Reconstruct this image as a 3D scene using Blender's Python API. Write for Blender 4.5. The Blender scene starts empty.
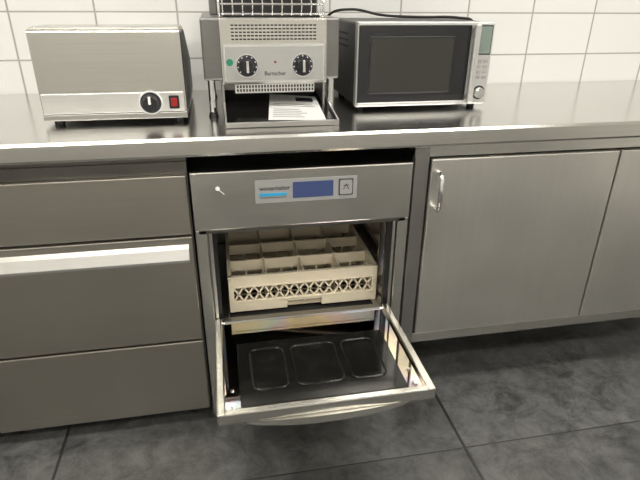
import bpy, bmesh, math, random
from mathutils import Vector, Matrix
random.seed(4)
C=bpy.context.collection
# ------------------------------------------------------------ materials
def newmat(name):
    m=bpy.data.materials.new(name); m.use_nodes=True
    return m,m.node_tree.nodes,m.node_tree.links,m.node_tree.nodes["Principled BSDF"]
def plain(name,col,rough=.5,metal=0,noise=0.0,scale=40,bump=0,coat=0,emit=None,es=0,trans=0):
    m,n,l,b=newmat(name)
    b.inputs["Base Color"].default_value=(*col,1); b.inputs["Roughness"].default_value=rough
    b.inputs["Metallic"].default_value=metal; b.inputs["Coat Weight"].default_value=coat
    b.inputs["Transmission Weight"].default_value=trans
    if emit: b.inputs["Emission Color"].default_value=(*emit,1); b.inputs["Emission Strength"].default_value=es
    tc=n.new("ShaderNodeTexCoord"); t=n.new("ShaderNodeTexNoise"); t.inputs["Scale"].default_value=scale; t.inputs["Detail"].default_value=5
    l.new(tc.outputs["Object"],t.inputs["Vector"])
    mr=n.new("ShaderNodeMapRange"); mr.inputs[3].default_value=max(0,rough-.04-noise*.3); mr.inputs[4].default_value=min(1,rough+.04+noise*.3)
    l.new(t.outputs["Fac"],mr.inputs[0]); l.new(mr.outputs[0],b.inputs["Roughness"])
    if noise:
        mx=n.new("ShaderNodeMix"); mx.data_type='RGBA'
        mx.inputs[6].default_value=(*[c*(1-noise) for c in col],1); mx.inputs[7].default_value=(*[min(1,c*(1+noise)) for c in col],1)
        l.new(t.outputs["Fac"],mx.inputs[0]); l.new(mx.outputs[2],b.inputs["Base Color"])
    if bump:
        bp=n.new("ShaderNodeBump"); bp.inputs["Strength"].default_value=bump; bp.inputs["Distance"].default_value=.002
        l.new(t.outputs["Fac"],bp.inputs["Height"]); l.new(bp.outputs[0],b.inputs["Normal"])
    return m
def steel(name,col,rough=.3,axis='X',var=.12,bump=.05,smudge=.12,rv=None,freq=400):
    """brushed stainless: fine streaks along axis + large soft smudges"""
    m,n,l,b=newmat(name); b.inputs["Metallic"].default_value=1
    tc=n.new("ShaderNodeTexCoord")
    mp=n.new("ShaderNodeMapping"); s={'X':(3,freq,freq),'Y':(freq,3,freq),'Z':(freq,freq,3)}[axis]; mp.inputs["Scale"].default_value=s
    l.new(tc.outputs["Object"],mp.inputs[0])
    t=n.new("ShaderNodeTexNoise"); t.inputs["Scale"].default_value=1; t.inputs["Detail"].default_value=3; l.new(mp.outputs[0],t.inputs["Vector"])
    t2=n.new("ShaderNodeTexNoise"); t2.inputs["Scale"].default_value=5; t2.inputs["Detail"].default_value=3; t2.inputs["Roughness"].default_value=.5; l.new(tc.outputs["Object"],t2.inputs["Vector"])
    a=n.new("ShaderNodeMapRange"); a.inputs[3].default_value=1-var; a.inputs[4].default_value=1+var; l.new(t.outputs["Fac"],a.inputs[0])
    c=n.new("ShaderNodeMapRange"); c.inputs[1].default_value=.3; c.inputs[2].default_value=.7; c.inputs[3].default_value=1-smudge; c.inputs[4].default_value=1+smudge*.6; l.new(t2.outputs["Fac"],c.inputs[0])
    mu=n.new("ShaderNodeMath"); mu.operation='MULTIPLY'; l.new(a.outputs[0],mu.inputs[0]); l.new(c.outputs[0],mu.inputs[1])
    vm=n.new("ShaderNodeVectorMath"); vm.operation='SCALE'; vm.inputs[0].default_value=col; l.new(mu.outputs[0],vm.inputs[3]); l.new(vm.outputs[0],b.inputs["Base Color"])
    rv=smudge*.5 if rv is None else rv
    r=n.new("ShaderNodeMapRange"); r.inputs[1].default_value=.3; r.inputs[2].default_value=.7; r.inputs[3].default_value=rough-rv; r.inputs[4].default_value=rough+rv; l.new(t2.outputs["Fac"],r.inputs[0]); l.new(r.outputs[0],b.inputs["Roughness"])
    if bump:
        bp=n.new("ShaderNodeBump"); bp.inputs["Strength"].default_value=bump; bp.inputs["Distance"].default_value=.001
        l.new(t.outputs["Fac"],bp.inputs["Height"]); l.new(bp.outputs[0],b.inputs["Normal"])
    return m
M={}
M['steelH']=steel("steel_brushed_h",(.68,.662,.617),.25,'X',smudge=.05,bump=.03)
M['steelTop']=steel("steel_worktop",(.70,.69,.66),.19,'X',var=.05,smudge=.04,rv=.008,bump=.03)
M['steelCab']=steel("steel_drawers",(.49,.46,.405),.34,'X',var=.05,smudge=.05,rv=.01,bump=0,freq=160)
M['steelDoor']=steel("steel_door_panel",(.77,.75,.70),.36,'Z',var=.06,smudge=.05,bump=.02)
M['steelRim']=steel("steel_rim",(.68,.66,.61),.22,'X',smudge=.06)
M['steelDark']=steel("steel_dark",(.20,.19,.175),.35,'Z')
M['steelMid']=steel("steel_mid",(.42,.41,.39),.33,'X',smudge=.07)
M['housing']=steel("steel_housing_grey",(.27,.265,.255),.33,'X',smudge=.05)
M['sideblk']=plain("dark_side_grey",(.045,.044,.043),.4)
M['bright']=steel("steel_bright",(.88,.87,.85),.32,'X',var=.05,smudge=.04)
M['black']=plain("black_plastic",(.012,.012,.013),.4)
M['glass']=plain("black_glass",(.006,.006,.008),.07,0,coat=.6)
M['window']=plain("microwave_window_glass",(.034,.032,.028),.12)
M['void']=plain("painted_dark_interior",(.02,.019,.018),.6)  # near-black colour, the shade inside openings painted in
M['cream']=plain("cream_plastic",(.80,.71,.54),.42,0,noise=.07,scale=20)
M['plate']=plain("panel_plate",(.40,.40,.39),.35,.2)
M['lcd']=plain("display_blue",(.04,.055,.13),.15,emit=(.08,.12,.30),es=.22)
M['cyan']=plain("label_cyan",(.03,.38,.68),.4)
M['white']=plain("white_print",(.85,.85,.83),.5)
M['ink']=plain("dark_print",(.03,.03,.04),.5)
M['green']=plain("green_label",(.02,.22,.13),.4)
M['red']=plain("red_switch",(.22,.01,.01),.25,emit=(.8,.02,.01),es=.12)
M['silver']=plain("silver_plastic",(.66,.66,.64),.32,.7)
M['chrome']=plain("chrome",(.8,.8,.8),.12,1)
M['lcd2']=plain("display_green_grey",(.22,.27,.24),.2)
M['paper']=plain("paper",(.80,.80,.78),.7)
M['rubber']=plain("cable_rubber",(.01,.01,.01),.45)
def door_mat(name,k=1.0,r0=.01,r1=.07):
    m,n,l,b=newmat(name); b.inputs["Metallic"].default_value=1
    tc=n.new("ShaderNodeTexCoord")
    t=n.new("ShaderNodeTexNoise"); t.inputs["Scale"].default_value=4; t.inputs["Detail"].default_value=5; t.inputs["Distortion"].default_value=.4; l.new(tc.outputs["Object"],t.inputs["Vector"])
    cr=n.new("ShaderNodeValToRGB"); e=cr.color_ramp.elements
    e[0].position=.28; e[0].color=(.42*k,.39*k,.33*k,1); e[1].position=.75; e[1].color=(.62*k,.61*k,.58*k,1)
    for p,c in ((.40,(.58,.51,.37)),(.46,(.56,.46,.49)),(.52,(.46,.50,.60)),(.58,(.48,.57,.52)),(.64,(.60,.55,.42))):
        q=e.new(p); q.color=(*[v*k for v in c],1)
    l.new(t.outputs["Fac"],cr.inputs[0]); l.new(cr.outputs[0],b.inputs["Base Color"])
    t2=n.new("ShaderNodeTexNoise"); t2.inputs["Scale"].default_value=25; t2.inputs["Detail"].default_value=8; l.new(tc.outputs["Object"],t2.inputs["Vector"])
    r=n.new("ShaderNodeMapRange"); r.inputs[1].default_value=.35; r.inputs[2].default_value=.7; r.inputs[3].default_value=r0; r.inputs[4].default_value=r1; l.new(t2.outputs["Fac"],r.inputs[0]); l.new(r.outputs[0],b.inputs["Roughness"])
    return m
M['doorIn']=door_mat("stained_mirror_steel")
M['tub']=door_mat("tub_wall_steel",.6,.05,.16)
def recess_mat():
    m,n,l,b=newmat("recess_painted_reflection"); tc=n.new("ShaderNodeTexCoord")
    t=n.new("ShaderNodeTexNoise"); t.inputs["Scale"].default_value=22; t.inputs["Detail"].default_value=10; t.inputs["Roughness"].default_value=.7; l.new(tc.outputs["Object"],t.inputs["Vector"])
    cr=n.new("ShaderNodeValToRGB"); e=cr.color_ramp.elements; e[0].position=.5; e[0].color=(.012,.012,.011,1); e[1].position=.85; e[1].color=(.045,.042,.037,1)  # steel's reflection of the dark cavity painted in as near-black
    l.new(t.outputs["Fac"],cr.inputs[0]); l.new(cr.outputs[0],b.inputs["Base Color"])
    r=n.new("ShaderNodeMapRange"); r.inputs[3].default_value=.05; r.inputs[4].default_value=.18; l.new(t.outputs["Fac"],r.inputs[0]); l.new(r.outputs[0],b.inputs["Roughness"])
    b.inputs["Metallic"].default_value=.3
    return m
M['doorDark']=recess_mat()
# ------------------------------------------------------------ mesh helpers
def link(o,parent=None):
    C.objects.link(o)
    if parent: o.parent=parent
    return o
def empty(name):
    e=bpy.data.objects.new(name,None); e.empty_display_size=.05; C.objects.link(e); return e
def fromverts(name,vs,fs,mat,parent,smooth=False,bevel=0,seg=2):
    bm=bmesh.new(); bv=[bm.verts.new(v) for v in vs]
    for f in fs: bm.faces.new([bv[i] for i in f])
    bmesh.ops.recalc_face_normals(bm,faces=bm.faces)
    if bevel: bmesh.ops.bevel(bm,geom=bm.edges[:],offset=bevel,segments=seg,affect='EDGES',profile=.5)
    me=bpy.data.meshes.new(name); bm.to_mesh(me); bm.free()
    if smooth:
        for p in me.polygons: p.use_smooth=True
    me.materials.append(M[mat] if isinstance(mat,str) else mat)
    return link(bpy.data.objects.new(name,me),parent)
HF=[(0,1,3,2),(4,6,7,5),(0,4,5,1),(2,3,7,6),(0,2,6,4),(1,5,7,3)]
def box(name,x0,x1,y0,y1,z0,z1,mat,parent=None,bevel=0,seg=2):
    vs=[(x,y,z) for x in (x0,x1) for y in (y0,y1) for z in (z0,z1)]
    return fromverts(name,vs,HF,mat,parent,bevel=bevel,seg=seg)
def prism_x(name,prof,x0,x1,mat,parent,bevel=0):
    k=len(prof); vs=[(x0,y,z) for y,z in prof]+[(x1,y,z) for y,z in prof]
    fs=[tuple(range(k)),tuple(range(2*k-1,k-1,-1))]+[(i,(i+1)%k,k+(i+1)%k,k+i) for i in range(k)]
    return fromverts(name,vs,fs,mat,parent,bevel=bevel)
def rpts(w,h,r,seg=6):
    out=[]
    for cx,cy,a0 in ((w/2-r,h/2-r,0),(-w/2+r,h/2-r,90),(-w/2+r,-h/2+r,180),(w/2-r,-h/2+r,270)):
        for i in range(seg+1):
            a=math.radians(a0+90*i/seg); out.append((cx+r*math.cos(a),cy+r*math.sin(a)))
    return out
def rplate(name,c,w,h,r,t,mat,parent,plane='XZ',chamfer=0):
    rings=[(0,0),(t-chamfer,0),(t,chamfer)] if chamfer else [(0,0),(t,0)]
    vs=[];
    for d,ins in rings:
        for a,b in rpts(w-2*ins,h-2*ins,max(r-ins,.0005)):
            vs.append((c[0]+a,c[1]-d,c[2]+b) if plane=='XZ' else (c[0]+a,c[1]+b,c[2]+d))
    k=len(vs)//len(rings); fs=[tuple(range(k)),tuple(range((len(rings)-1)*k,len(rings)*k))]
    for q in range(len(rings)-1):
        for i in range(k): fs.append((q*k+i,q*k+(i+1)%k,(q+1)*k+(i+1)%k,(q+1)*k+i))
    return fromverts(name,vs,fs,mat,parent)
def rring(name,c,w,h,r,wd,t,mat,parent,plane='XY'):
    vs=[]
    prof=[(0,0),(wd*.3,t),(wd*.7,t),(wd,0)]
    for ins,d in prof:
        for a,b in rpts(w-2*ins,h-2*ins,max(r-ins,.002)):
            vs.append((c[0]+a,c[1]-d,c[2]+b) if plane=='XZ' else (c[0]+a,c[1]+b,c[2]+d))
    k=len(vs)//4; fs=[]
    for q in range(3):
        for i in range(k): fs.append((q*k+i,q*k+(i+1)%k,(q+1)*k+(i+1)%k,(q+1)*k+i))
    return fromverts(name,vs,fs,mat,parent,smooth=True)
def strutbm(bm,p,q,w,t,up):
    p=Vector(p);q=Vector(q); d=(q-p).normalized(); up=Vector(up); s=d.cross(up).normalized()*w/2; u=up.normalized()*t/2
    v=[bm.verts.new(x) for x in (p-s-u,p+s-u,p+s+u,p-s+u,q-s-u,q+s-u,q+s+u,q-s+u)]
    for f in ((0,1,2,3),(7,6,5,4),(0,4,5,1),(1,5,6,2),(2,6,7,3),(3,7,4,0)): bm.faces.new([v[i] for i in f])
def boxbm(bm,x0,x1,y0,y1,z0,z1):
    vs=[bm.verts.new((x,y,z)) for x in (x0,x1) for y in (y0,y1) for z in (z0,z1)]
    for f in HF: bm.faces.new([vs[i] for i in f])
def finish(bm,name,mat,parent,smooth=False):
    bmesh.ops.recalc_face_normals(bm,faces=bm.faces)
    me=bpy.data.meshes.new(name); bm.to_mesh(me); bm.free(); me.materials.append(M[mat])
    if smooth:
        for p in me.polygons: p.use_smooth=True
    return link(bpy.data.objects.new(name,me),parent)
def tube(name,pts,r,mat,parent=None,cyclic=False,smoothcurve=True):
    cu=bpy.data.curves.new(name,'CURVE'); cu.dimensions='3D'; cu.bevel_depth=r; cu.bevel_resolution=4; cu.use_fill_caps=True
    s=cu.splines.new('BEZIER' if smoothcurve else 'POLY')
    if smoothcurve:
        s.bezier_points.add(len(pts)-1)
        for b,p in zip(s.bezier_points,pts): b.co=p; b.handle_left_type=b.handle_right_type='AUTO'
    else:
        s.points.add(len(pts)-1)
        for b,p in zip(s.points,pts): b.co=(*p,1)
    s.use_cyclic_u=cyclic
    tmp=bpy.data.objects.new(name+"_c",cu); C.objects.link(tmp); bpy.context.view_layer.update()
    me=bpy.data.meshes.new_from_object(tmp.evaluated_get(bpy.context.evaluated_depsgraph_get()))
    bpy.data.objects.remove(tmp); me.materials.clear(); me.materials.append(M[mat])
    for p in me.polygons: p.use_smooth=True
    return link(bpy.data.objects.new(name,me),parent)
def cyl(name,c,r,depth,mat,parent,axis='Y',r2=None,seg=40,bev=.0):
    r2=r if r2 is None else r2
    rings=[(0,r),(depth-bev,r2),(depth,r2-bev)] if bev else [(0,r),(depth,r2)]
    vs=[]
    for d,rr in rings:
        for i in range(seg):
            a=2*math.pi*i/seg; u,v=rr*math.cos(a),rr*math.sin(a)
            vs.append((c[0]+u,c[1]-d,c[2]+v) if axis=='Y' else ((c[0]+u,c[1]+v,c[2]+d) if axis=='Z' else (c[0]+d,c[1]+u,c[2]+v)))
    fs=[tuple(range(seg)),tuple(range((len(rings)-1)*seg,len(rings)*seg))]
    for q in range(len(rings)-1):
        for i in range(seg): fs.append((q*seg+i,q*seg+(i+1)%seg,(q+1)*seg+(i+1)%seg,(q+1)*seg+i))
    return fromverts(name,vs,fs,mat,parent)
def text(name,body,size,loc,mat,parent,rot=(math.pi/2,0,0)):
    cu=bpy.data.curves.new(name,'FONT'); cu.body=body; cu.size=size; cu.extrude=.0002; cu.offset=size*.012
    tmp=bpy.data.objects.new(name+"_c",cu); C.objects.link(tmp); bpy.context.view_layer.update()
    me=bpy.data.meshes.new_from_object(tmp.evaluated_get(bpy.context.evaluated_depsgraph_get())); bpy.data.objects.remove(tmp)
    me.materials.clear(); me.materials.append(M[mat]); o=bpy.data.objects.new(name,me); o.location=loc; o.rotation_euler=rot
    return link(o,parent)
# ------------------------------------------------------------ room
WY=.68
def tile_mat():
    m,n,l,b=newmat("white_wall_tiles"); tc=n.new("ShaderNodeTexCoord")
    sx=n.new("ShaderNodeSeparateXYZ"); l.new(tc.outputs["Object"],sx.inputs[0])
    def line(sock,off,size,wd):
        a=n.new("ShaderNodeMath"); a.operation='SUBTRACT'; l.new(sock,a.inputs[0]); a.inputs[1].default_value=off
        d=n.new("ShaderNodeMath"); d.operation='DIVIDE'; l.new(a.outputs[0],d.inputs[0]); d.inputs[1].default_value=size
        f=n.new("ShaderNodeMath"); f.operation='PINGPONG'; l.new(d.outputs[0],f.inputs[0]); f.inputs[1].default_value=.5
        s=n.new("ShaderNodeMapRange"); l.new(f.outputs[0],s.inputs[0]); s.inputs[1].default_value=wd/size*.5; s.inputs[2].default_value=wd/size*.5+.008; s.inputs[3].default_value=0; s.inputs[4].default_value=1
        return s.outputs[0]
    h=line(sx.outputs[0],.466,.265,.004); v=line(sx.outputs[2],1.188,.15,.004)
    mi=n.new("ShaderNodeMath"); mi.operation='MINIMUM'; l.new(h,mi.inputs[0]); l.new(v,mi.inputs[1])
    mx=n.new("ShaderNodeMix"); mx.data_type='RGBA'; mx.inputs[6].default_value=(.42,.40,.37,1); mx.inputs[7].default_value=(.82,.82,.80,1)
    l.new(mi.outputs[0],mx.inputs[0]); l.new(mx.outputs[2],b.inputs["Base Color"]); b.inputs["Roughness"].default_value=.22
    bp=n.new("ShaderNodeBump"); bp.inputs["Strength"].default_value=.4; bp.inputs["Distance"].default_value=.002; l.new(mi.outputs[0],bp.inputs["Height"]); l.new(bp.outputs[0],b.inputs["Normal"])
    return m
def floor_mat():
    m,n,l,b=newmat("dark_slate_floor_tiles"); tc=n.new("ShaderNodeTexCoord")
    sx=n.new("ShaderNodeSeparateXYZ"); l.new(tc.outputs["Object"],sx.inputs[0])
    def cell(sock,off,size):
        a=n.new("ShaderNodeMath"); a.operation='SUBTRACT'; l.new(sock,a.inputs[0]); a.inputs[1].default_value=off
        d=n.new("ShaderNodeMath"); d.operation='DIVIDE'; l.new(a.outputs[0],d.inputs[0]); d.inputs[1].default_value=size
        f=n.new("ShaderNodeMath"); f.operation='PINGPONG'; l.new(d.outputs[0],f.inputs[0]); f.inputs[1].default_value=.5
        s=n.new("ShaderNodeMapRange"); l.new(f.outputs[0],s.inputs[0]); s.inputs[1].default_value=.002; s.inputs[2].default_value=.005
        fl=n.new("ShaderNodeMath"); fl.operation='FLOOR'; l.new(d.outputs[0],fl.inputs[0])
        return s.outputs[0],fl.outputs[0]
    h,cx=cell(sx.outputs[0],.45,1.2); v,cy=cell(sx.outputs[1],-.245,.6)
    mi=n.new("ShaderNodeMath"); mi.operation='MINIMUM'; l.new(h,mi.inputs[0]); l.new(v,mi.inputs[1])
    cc=n.new("ShaderNodeCombineXYZ"); l.new(cx,cc.inputs[0]); l.new(cy,cc.inputs[1])
    wn=n.new("ShaderNodeTexWhiteNoise"); wn.noise_dimensions='3D'; l.new(cc.outputs[0],wn.inputs[0])
    t=n.new("ShaderNodeTexNoise"); t.inputs["Scale"].default_value=11; t.inputs["Detail"].default_value=12; t.inputs["Roughness"].default_value=.8; t.inputs["Distortion"].default_value=.4; l.new(tc.outputs["Object"],t.inputs["Vector"])
    cr=n.new("ShaderNodeValToRGB"); e=cr.color_ramp.elements; e[0].position=.34; e[0].color=(.036,.037,.036,1); e[1].position=.68; e[1].color=(.17,.172,.167,1)
    l.new(t.outputs["Fac"],cr.inputs[0])
    mr=n.new("ShaderNodeMapRange"); mr.inputs[3].default_value=.8; mr.inputs[4].default_value=1.25; l.new(wn.outputs["Value"],mr.inputs[0])
    sc=n.new("ShaderNodeVectorMath"); sc.operation='SCALE'; l.new(cr.outputs[0],sc.inputs[0]); l.new(mr.outputs[0],sc.inputs[3])
    mx=n.new("ShaderNodeMix"); mx.data_type='RGBA'; mx.inputs[6].default_value=(.025,.025,.025,1); l.new(sc.outputs[0],mx.inputs[7]); l.new(mi.outputs[0],mx.inputs[0]); l.new(mx.outputs[2],b.inputs["Base Color"])
    r=n.new("ShaderNodeMapRange"); r.inputs[3].default_value=.22; r.inputs[4].default_value=.48; l.new(t.outputs["Fac"],r.inputs[0]); l.new(r.outputs[0],b.inputs["Roughness"])
    bp=n.new("ShaderNodeBump"); bp.inputs["Strength"].default_value=.5; bp.inputs["Distance"].default_value=.003
    ad=n.new("ShaderNodeMath"); ad.operation='ADD'; l.new(t.outputs["Fac"],ad.inputs[0]); l.new(mi.outputs[0],ad.inputs[1]); l.new(ad.outputs[0],bp.inputs["Height"]); l.new(bp.outputs[0],b.inputs["Normal"])
    return m
tm=tile_mat()
RX0,RX1,RY0,RZ=-2.2,2.6,-3.0,2.7
M['wallp']=plain("painted_wall",(.74,.73,.70),.6)
M['ceil']=plain("ceiling_paint",(.8,.8,.78),.8)
box("floor",RX0,RX1,RY0,WY,-.1,0,floor_mat())
box("wall_back",RX0,RX1,WY,WY+.1,0,RZ,tm)
box("wall_left",RX0-.1,RX0,RY0,WY,0,RZ,'wallp'); box("wall_right",RX1,RX1+.1,RY0,WY,0,RZ,'wallp')
box("wall_front",RX0,RX1,RY0-.1,RY0,0,RZ,'wallp'); box("ceiling",RX0,RX1,RY0,WY,RZ,RZ+.1,'ceil')
# ------------------------------------------------------------ worktop
wt=empty("steel_worktop")
box("slab",RX0+.02,RX1-.02,-.03,WY-.002,.905,.93,'steelTop',wt,bevel=.004)
prism_x("front_lip",[(-.034,.884),(-.037,.890),(-.037,.924),(-.032,.9305),(-.02,.9305),(-.02,.884)],RX0+.02,RX1-.02,'steelH',wt)
# ------------------------------------------------------------ drawer cabinet (left)
def drawers(x0,x1):
    dc=empty("drawer_cabinet")
    box("carcass",x0,x1,.012,.62,.06,.86,'steelDark',dc)
    box("top_rail",x0,x1,.02,.05,.86,.884,'steelDark',dc)
    for i,(a,b) in enumerate(((.664,.828),(.326,.657),(.062,.319))):
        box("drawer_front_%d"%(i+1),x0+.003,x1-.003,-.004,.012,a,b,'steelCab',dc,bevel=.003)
    prism_x("pull_lip",[(-.003,.636),(-.018,.628),(-.028,.600),(-.026,.592),(-.014,.596),(-.003,.598)],x0+.003,x1-.014,'bright',dc)
    for x in (x0+.05,x1-.05):
        for y in (.08,.55): cyl("foot",(x,y,0),.018,.06,'steelDark',dc,axis='Z')
drawers(-.92,-.305); drawers(-1.54,-.925)
# ------------------------------------------------------------ storage cabinet (right)
sc=empty("storage_cabinet")
box("carcass",.302,1.55,.012,.60,.232,.86,'steelDark',sc)
box("top_rail",.302,1.55,-.002,.03,.846,.884,'steelH',sc,bevel=.001)
box("side_post",.304,.345,-.004,.03,.226,.872,'steelMid',sc,bevel=.002)
box("bottom_rail",.345,1.55,-.002,.03,.226,.262,'steelH',sc,bevel=.002)
for i,(a,b) in enumerate(((.349,.93),(.936,1.52))):
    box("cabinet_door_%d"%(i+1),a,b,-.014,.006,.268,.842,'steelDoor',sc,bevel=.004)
    hx=a+.020 if i==0 else b-.020
    tube("door_handle_%d"%(i+1),[(hx,-.012,.805),(hx,-.036,.805),(hx,-.046,.793),(hx,-.046,.712),(hx,-.036,.70),(hx,-.012,.70)],.0065,'chrome',sc,smoothcurve=False)
for x in (.40,1.45):
    for y in (.30,.55): cyl("leg",(x,y,0),.02,.234,'steelDark',sc,axis='Z')
# ------------------------------------------------------------ dishwasher
dw=empty("undercounter_dishwasher")
x0,x1=-.299,.299
box("side_panel_left",x0,-.268,0.0,.62,.03,.67,'steelH',dw,bevel=.002)
box("side_panel_right",.268,x1,0.0,.62,.03,.67,'steelH',dw,bevel=.002)
box("back_panel",-.268,.268,.60,.62,.03,.67,'steelDark',dw)
box("top_housing",x0,x1,.012,.62,.668,.832,'steelDark',dw)
box("fascia",x0,x1,-.006,.014,.671,.834,'steelH',dw,bevel=.004)
box("fascia_bottom_lip",x0+.01,x1-.01,.0,.03,.660,.671,'steelDark',dw)
box("lower_front",-.266,.266,.03,.045,.03,.345,'steelMid',dw)
box("tub_floor",-.268,.268,.045,.60,.325,.340,'void',dw)
box("base",-.28,.28,.03,.60,.03,.06,'steelDark',dw)
for x in (-.25,.25):
    for y in (.06,.55): cyl("foot",(x,y,0),.02,.03,'black',dw,axis='Z')
box("tub_wall_left",-.268,-.262,.02,.60,.34,.66,'tub',dw); box("tub_wall_right",.262,.268,.02,.60,.34,.66,'tub',dw)
box("tub_wall_back",-.262,.262,.590,.60,.34,.66,'steelDark',dw); box("tub_ceiling",-.262,.262,.02,.59,.655,.66,'steelDark',dw)
for s in (-1,1):
    box("seal_strip",min(s*.256,s*.264),max(s*.256,s*.264),.006,.02,.35,.66,'steelRim',dw)
    box("gasket",min(s*.245,s*.256),max(s*.245,s*.256),.02,.034,.36,.655,'black',dw)
    box("rack_rail",min(s*.226,s*.262),max(s*.226,s*.262),.05,.58,.346,.354,'steelMid',dw,bevel=.002)
    box("guide_strip",min(s*.250,s*.262),max(s*.250,s*.262),.10,.112,.36,.655,'steelRim',dw)
tube("wash_arm",[(-.2,.2,.350),(0,.3,.352),(.2,.4,.350)],.007,'steelMid',dw); cyl("arm_hub",(0,.3,.34),.025,.02,'steelMid',dw,axis='Z')
tube("upper_wash_arm",[(-.2,.36,.64),(0,.3,.642),(.2,.24,.64)],.008,'steelMid',dw)
# control plate
rplate("control_plate",(.003,-.006,.7735),.276,.064,.003,.0015,'plate',dw)
rplate("display",(.020,-.0075,.7745),.110,.044,.002,.0012,'lcd',dw)
rplate("button_frame",(.110,-.0075,.7755),.040,.046,.003,.001,'ink',dw); rplate("button",(.110,-.0085,.7755),.034,.040,.004,.002,'silver',dw)
tube("button_icon",[(.103,-.0108,.770),(.110,-.0108,.785),(.117,-.0108,.770)],.0012,'ink',dw,smoothcurve=False)
tube("button_icon_bar",[(.103,-.0108,.781),(.117,-.0108,.781)],.0012,'ink',dw,smoothcurve=False)
text("label_text","winterhalter",.0165,(-.124,-.0077,.777),'ink',dw)
box("label_stripe",-.124,-.052,-.0085,-.0075,.761,.769,'cyan',dw); box("label_line",-.124,-.052,-.0085,-.0075,.756,.757,'ink',dw)
cyl("fascia_scratch_head",(-.231,-.0058,.789),.006,.0008,'white',dw,seg=20); tube("fascia_scratch_tail",[(-.229,-.006,.786),(-.215,-.006,.772)],.0012,'white',dw,smoothcurve=False)
# door (open, horizontal)
DZ=.382; DH=.262; YF=-.392; cx=-.006
def doorpart(name,xa,xb,ya,yb,za,zb,mat,bv=0): return box(name,cx+xa,cx+xb,ya,yb,DZ+za,DZ+zb,mat,dw,bevel=bv)
doorpart("door_pan",-DH+.004,DH-.004,YF+.004,-.004,-.03,-.012,'steelMid')
doorpart("door_rim_left",-DH,-DH+.020,YF,-.0,-.026,.004,'steelRim',.003)
doorpart("door_rim_right",DH-.020,DH,YF,-.0,-.026,.004,'steelRim',.003)
doorpart("door_rim_front",-DH+.018,DH-.018,YF,YF+.018,-.026,.0035,'steelRim',.003)
doorpart("door_rim_hinge",-DH+.020,DH-.020,-.010,.014,-.03,-.002,'steelMid',.003)
doorpart("inner_panel",-DH+.020,DH-.020,YF+.018,-.010,-.014,-.007,'doorIn')
rplate("recess_dark_reflection",(cx-.002,-.241,DZ-.0070),.408,.246,.006,.0022,'doorDark',dw,plane='XY',chamfer=.001)  # panel coloured with the dark reflection it would mirror
for i,(px,w) in enumerate(((-.125,.094),(.000,.126),(.125,.094))):
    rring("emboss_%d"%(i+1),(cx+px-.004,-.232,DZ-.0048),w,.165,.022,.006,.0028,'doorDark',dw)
for s in (-1,1):
    cyl("hinge_pin",(cx+s*.245-.01,-.004,DZ-.01),.008,.02,'chrome',dw,axis='X')
    for y in (-.30,-.355): cyl("rim_screw",(cx+s*.224,y,DZ-.0075),.005,.004,'chrome',dw,axis='Z')
pts=[]
for i in range(17):
    t=-1+i/8; pts.append((cx+t*.215,YF+.006-.016*(1-t*t),DZ-.026,.003+.020*(1-t*t)**.6))
N=len(pts); vs=[]
for p in pts:
    for dy,dz in ((.0,0),(.03,0),(.026,-p[3]),(.002,-p[3])): vs.append((p[0],p[1]+dy,p[2]+dz))
fs=[(0,1,2,3),(4*N-4,4*N-3,4*N-2,4*N-1)]
for i in range(N-1):
    for k in range(4): fs.append((4*i+k,4*i+(k+1)%4,4*i+4+(k+1)%4,4*i+4+k))
fromverts("door_handle",vs,fs,'steelRim',dw)
# ------------------------------------------------------------ dish rack
rk=empty("plastic_dish_rack")
rx0,rx1,ry0,ry1,rz0,rz1=-.222,.240,.080,.545,.354,.476
bm=bmesh.new()
T=.007
bt=rz1-.036; bb=rz0+.034
for x in (rx0,rx1-.014):
    for y in (ry0-.001,ry1-.013): boxbm(bm,x-.001 if x==rx0 else x,x+.014 if x==rx0 else x+.015,y,y+.014,rz0,rz1-.008)
mx_=(rx0+rx1)/2
for y in (ry0,ry1-T):
    boxbm(bm,rx0,rx1,y,y+T,bt,rz1)
    boxbm(bm,rx0-.002,rx1+.002,y-.002,y+T+.002,rz1-.006,rz1+.001)
    boxbm(bm,rx0,mx_-.055,y,y+T,rz0,bb); boxbm(bm,mx_+.055,rx1,y,y+T,rz0,bb)
    boxbm(bm,mx_-.057,mx_+.057,y,y+T,bb-.010,bb)
    boxbm(bm,mx_-.057,mx_+.057,y+.015,y+.018,rz0,rz0+.018)
    boxbm(bm,rx0-.001,rx1+.001,y-.0015,y+T+.0015,bb-.003,bb+.002); boxbm(bm,rx0-.001,rx1+.001,y-.0015,y+T+.0015,bt-.002,bt+.002)
for x in (rx0,rx1-T):
    boxbm(bm,x,x+T,ry0,ry1,bt,rz1); boxbm(bm,x,x+T,ry0,ry1,rz0,bb)
    boxbm(bm,x-.002,x+T+.002,ry0,ry1,rz1-.006,rz1+.001)
za,zb=bb,bt
n=14
for y in (ry0+T/2,ry1-T/2):
    st=(rx1-rx0-.024)/n
    for i in range(n):
        a=rx0+.012+i*st
        strutbm(bm,(a,y,za),(a+st,y,zb),.0046,T*.8,(0,1,0)); strutbm(bm,(a+st,y,za),(a,y,zb),.0046,T*.8,(0,1,0))
for x in (rx0+T/2,rx1-T/2):
    st=(ry1-ry0-.024)/n
    for i in range(n):
        a=ry0+.012+i*st
        strutbm(bm,(x,a,za),(x,a+st,zb),.0046,T*.8,(1,0,0)); strutbm(bm,(x,a+st,za),(x,a,zb),.0046,T*.8,(1,0,0))
finish(bm,"outer_frame",'cream',rk)
bm=bmesh.new()
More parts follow.
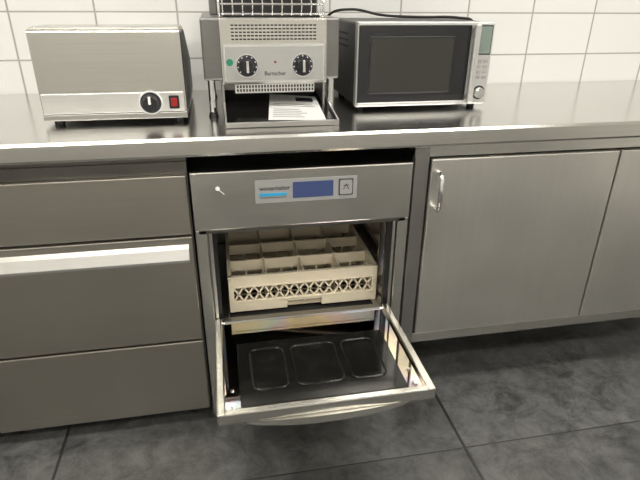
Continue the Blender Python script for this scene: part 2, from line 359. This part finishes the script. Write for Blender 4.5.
for i in range(1,4):
    x=rx0+(rx1-rx0)*i/4; y=ry0+(ry1-ry0)*i/4
    boxbm(bm,x-.002,x+.002,ry0+T,ry1-T,rz0+.072,rz1-.004); boxbm(bm,rx0+T,rx1-T,y-.002,y+.002,rz0+.082,rz1-.004)
    boxbm(bm,x-.003,x+.003,ry0+T,ry1-T,rz0+.006,rz0+.02); boxbm(bm,rx0+T,rx1-T,y-.003,y+.003,rz0+.006,rz0+.02)
    for j in range(0,4):
        xx=rx0+(rx1-rx0)*(j+.5)/4; boxbm(bm,xx-.0025,xx+.0025,y-.0025,y+.0025,rz0+.01,rz1-.03)
        yy=ry0+(ry1-ry0)*j/4
        if j: boxbm(bm,x-.005,x+.005,yy-.005,yy+.005,rz0+.01,rz1-.002)
finish(bm,"compartment_dividers",'cream',rk)
bm=bmesh.new()
for i in range(17):
    x=rx0+.01+(rx1-rx0-.02)*i/16; boxbm(bm,x-.0015,x+.0015,ry0+T,ry1-T,rz0+.002,rz0+.007)
    y=ry0+.01+(ry1-ry0-.02)*i/16; boxbm(bm,rx0+T,rx1-T,y-.0015,y+.0015,rz0+.002,rz0+.007)
finish(bm,"base_grid",'cream',rk)
# ------------------------------------------------------------ conveyor toaster
ct=empty("conveyor_toaster")
box("main_housing",-.246,.128,.19,.56,1.03,1.19,'housing',ct,bevel=.006)
box("front_housing",-.198,.086,.155,.20,1.024,1.19,'steelH',ct,bevel=.004)
rplate("control_panel",(-.056,.155,1.078),.272,.096,.004,.006,'bright',ct,chamfer=.002)
M['panelgrey']=plain("panel_grey",(.50,.50,.48),.3,.5)
rplate("control_face",(-.056,.149,1.078),.262,.086,.003,.001,'panelgrey',ct)
bm=bmesh.new()
for r in range(5):
    for c in range(22):
        x=-.168+c*.0103; z=1.137+r*.0085; boxbm(bm,x,x+.0075,.1535,.157,z,z+.0032)
finish(bm,"louvres",'void',ct)
for kx in (-.131,.018):
    cyl("dial_ring",(kx,.1480,1.073),.031,.002,'chrome',ct)
    cyl("dial_scale",(kx,.1462,1.073),.0275,.001,'ink',ct)
    for i in range(9):
        a=math.radians(-130+i*32.5+90); p=(kx+.024*math.cos(a),.1448,1.073+.024*math.sin(a))
        cyl("dial_mark",p,.0018,.0008,'white',ct,seg=8)
    cyl("dial_knob",(kx,.1455,1.073),.019,.020,'black',ct,r2=.016,bev=.002)
    box("dial_pointer",kx-.0035,kx+.0035,.120,.128,1.058,1.088,'chrome',ct,bevel=.001)
cyl("green_sticker",(-.176,.1482,1.082),.009,.0006,'green',ct,seg=24)
text("panel_text","Bartscher",.015,(-.086,.1478,1.048),'ink',ct)
cyl("status_light",(-.056,.148,1.082),.003,.002,'red',ct,seg=16)
box("lower_back",-.19,.08,.34,.54,.945,1.03,'steelMid',ct)
box("side_cheek_left",-.200,-.194,.20,.54,.955,1.03,'steelMid',ct); box("side_cheek_right",.084,.090,.20,.54,.955,1.03,'steelMid',ct)
box("perforated_strip",-.165,.055,.176,.180,.998,1.024,'bright',ct)
bm=bmesh.new()
for c in range(26):
    for r in range(2): boxbm(bm,-.160+c*.0083,-.1555+c*.0083,.1752,.1765,1.002+r*.010,1.009+r*.010)
finish(bm,"strip_holes",'void',ct)
for x in (-.228,.108):
    for y in (.205,.52):
        cyl("leg",(x,y,.942),.010,.09,'chrome',ct,axis='Z'); cyl("leg_foot",(x,y,.9305),.014,.014,'black',ct,axis='Z',r2=.010)
def slope(y): return .936+(y-.055)*.16
yb=.335
vs=[(-.196,.055,slope(.055)),(.098,.055,slope(.055)),(.098,yb,slope(yb)),(-.196,yb,slope(yb))]
vs+= [(a,b,c-.004) for a,b,c in vs]
M['tray']=plain("tray_dark_steel",(.06,.057,.054),.22,.9,noise=.2)
fromverts("tray_bottom",vs,[(0,1,2,3),(7,6,5,4),(0,4,5,1),(1,5,6,2),(2,6,7,3),(3,7,4,0)],'tray',ct)
box("tray_front_rim",-.199,.101,.050,.056,.931,.945,'steelMid',ct,bevel=.002)
for xa in (-.199,.096):
    v=[(xa,.056,.931),(xa,yb,slope(yb)-.004),(xa,yb,slope(yb)+.014),(xa,.056,.945)]; v+=[(a+.005,b,c) for a,b,c in v]
    fromverts("tray_side_rim",v,[(0,1,2,3),(7,6,5,4),(0,4,5,1),(1,5,6,2),(2,6,7,3),(3,7,4,0)],'bright',ct)
box("loading_slot",-.185,.075,.205,.33,1.189,1.194,'void',ct)  # thin dark sheet, the opening's shade put into its colour
box("top_hood",-.22,.10,.37,.55,1.19,1.235,'housing',ct,bevel=.004)
box("guard_dark_backing",-.20,.09,.345,.37,1.19,1.30,'void',ct)  # dark panel added for the shaded interior behind the wires
for x in [-.185+i*.026 for i in range(11)]:
    tube("guard_wire",[(x,.20,1.195),(x,.185,1.222),(x,.30,1.33)],.0017,'chrome',ct,smoothcurve=False)
for y,z in ((.20,1.198),(.185,1.222),(.215,1.250),(.26,1.293),(.30,1.33)):
    tube("guard_rail",[(-.19,y,z),(.08,y,z)],.0026,'chrome',ct,smoothcurve=False)
for s in (-.195,.083): tube("guard_side",[(s,.20,1.192),(s,.185,1.222),(s,.30,1.33),(s,.36,1.28)],.0035,'chrome',ct,smoothcurve=False)
pp=empty("instruction_leaflet")
def pq(name,q,h,mat):
    v=[(x,y,slope(y)+h) for x,y in q]; v+=[(a,b,c+.0008) for a,b,c in v]
    fromverts(name,v,[(3,2,1,0),(4,5,6,7),(0,1,5,4),(1,2,6,5),(2,3,7,6),(3,0,4,7)],mat,pp)
q=[(-.085,.085),(.070,.070),(.072,.255),(-.060,.29)]
pq("sheet",q,.001,'paper')
def bil(u,v):
    a=Vector(q[0]).lerp(Vector(q[1]),u); b=Vector(q[3]).lerp(Vector(q[2]),u); return tuple(a.lerp(b,v))
for i in range(8):
    v=.10+i*.07; L=random.uniform(.55,.92)
    if i==5: continue
    pq("print_line_%d"%i,[bil(.08,v),bil(L,v),bil(L,v+.018),bil(.08,v+.018)],.0019,'plate')
pq("print_block",[bil(.55,.74),bil(.9,.74),bil(.9,.9),bil(.55,.9)],.0019,'ink')
# ------------------------------------------------------------ microwave
mw=empty("microwave_oven")
my=.215
box("body",.188,.598,my+.02,.54,.944,1.176,'sideblk',mw,bevel=.006)
box("front_frame",.186,.600,my+.002,my+.03,.942,1.178,'silver',mw,bevel=.003)
box("door_glass",.190,.528,my-.004,my+.004,.954,1.170,'glass',mw,bevel=.002)
rring("window_frame",(.350,my-.0042,1.060),.260,.160,.006,.004,.0012,'black',mw,plane='XZ')
rplate("window",(.350,my-.004,1.060),.250,.150,.006,.0008,'window',mw)
box("door_bottom_trim",.190,.528,my-.006,my+.004,.946,.956,'silver',mw,bevel=.002)
box("door_top_trim",.190,.528,my-.006,my+.004,1.169,1.176,'silver',mw,bevel=.001)
box("handle_bar",.527,.546,my-.030,my-.012,.950,1.174,'silver',mw,bevel=.005)
for z in (.965,1.155): box("handle_post",.531,.543,my-.016,my+.004,z-.006,z+.006,'silver',mw)
box("control_strip",.546,.598,my-.004,my+.004,.946,1.175,'silver',mw,bevel=.002)
rplate("display",(.5725,my-.004,1.128),.038,.075,.002,.001,'lcd2',mw)
rplate("display_border",(.5725,my-.0035,1.128),.043,.082,.003,.001,'black',mw)
for r in range(4):
    for c in range(2):
        rplate("button",(.5625+c*.020,my-.004,1.068-r*.015),.014,.009,.002,.0015,'plate',mw)
cyl("knob",(.5725,my-.004,.978),.0175,.016,'chrome',mw,r2=.015,bev=.002); cyl("knob_ring",(.5725,my-.0035,.978),.0205,.002,'black',mw)
for x in (.21,.575):
    for y in (.26,.50): cyl("foot",(x,y,.9305),.012,.015,'black',mw,axis='Z')
bm=bmesh.new()
for i in range(8):
    for j in range(3): boxbm(bm,.1872,.1885,.34+i*.018,.35+i*.018,1.10+j*.018,1.106+j*.018)
finish(bm,"side_vents",'void',mw)
tube("power_cable",[(.150,.62,.935),(.155,.62,1.10),(.175,.57,1.183),(.24,.53,1.202),(.34,.50,1.186),(.45,.44,1.182),(.56,.38,1.182),(.606,.38,1.172),(.625,.50,1.05),(.63,.60,.936)],.0042,'rubber')
# ------------------------------------------------------------ food warmer (left)
fw=empty("countertop_food_warmer")
prism_x("housing",[(.155,.958),(.155,1.158),(.160,1.163),(.30,1.163),(.55,1.06),(.56,1.05),(.56,.958)],-.66,-.297,'steelH',fw,bevel=.002)
prism_x("side_panel",[(.162,.962),(.162,1.156),(.298,1.156),(.545,1.054),(.555,1.045),(.555,.962)],-.2975,-.2945,'sideblk',fw)  # separate near-black sheet over the housing's right side
box("base_plate",-.66,-.296,.150,.56,.942,.958,'steelMid',fw,bevel=.002)
box("top_lid",-.655,-.30,.165,.30,1.163,1.168,'steelRim',fw,bevel=.002)
box("control_strip",-.655,-.302,.150,.156,.960,1.010,'bright',fw,bevel=.001)
cyl("dial_ring",(-.388,.149,.984),.031,.002,'white',fw); cyl("dial_scale",(-.388,.147,.984),.027,.001,'ink',fw)
cyl("dial_knob",(-.388,.146,.984),.023,.022,'black',fw,r2=.019,bev=.002); box("dial_pointer",-.391,-.385,.118,.125,.984,1.003,'white',fw)
rplate("switch_frame",(-.328,.150,.984),.026,.034,.003,.003,'black',fw); rplate("rocker_switch",(-.328,.147,.984),.016,.022,.002,.004,'red',fw,chamfer=.001)
for x in (-.63,-.32):
    for y in (.18,.50): cyl("foot",(x,y,.9305),.013,.013,'black',fw,axis='Z')
# ------------------------------------------------------------ lights
for i,(x,y) in enumerate(((-.9,-.75),(1.1,-.75),(-.9,-2.1),(1.1,-2.1))):
    fx=empty("ceiling_light" if i==0 else "ceiling_light.%03d"%i)
    box("housing",x-.62,x+.62,y-.16,y+.16,RZ-.06,RZ-.001,'wallp',fx)
    ml=plain("tube_light_%d"%i,(.9,.9,.9),.5,emit=(1,.965,.90),es=22)
    box("diffuser",x-.60,x+.60,y-.14,y+.14,RZ-.075,RZ-.060,ml,fx)
w=bpy.data.worlds.new("world"); bpy.context.scene.world=w; w.use_nodes=True
w.node_tree.nodes["Background"].inputs[0].default_value=(.8,.8,.8,1); w.node_tree.nodes["Background"].inputs[1].default_value=.3
# ------------------------------------------------------------ camera
yaw,pit,rol=.1909,.44,.0087
F=Vector((math.sin(yaw)*math.cos(pit),math.cos(yaw)*math.cos(pit),-math.sin(pit)))
R=Vector((math.cos(yaw),-math.sin(yaw),0)); U=R.cross(F)
R2=R*math.cos(rol)+U*math.sin(rol); U2=-R*math.sin(rol)+U*math.cos(rol)
mat=Matrix((R2,U2,-F)).transposed().to_4x4(); mat.translation=(-.2117,-1.3094,1.2455)
cd=bpy.data.cameras.new("camera"); cd.lens=521.2/640*36; cd.sensor_width=36; cd.clip_start=.02
co=bpy.data.objects.new("camera",cd); co.matrix_world=mat; C.objects.link(co); bpy.context.scene.camera=co
bpy.context.scene.view_settings.view_transform='Standard'
bpy.context.scene.view_settings.exposure=0
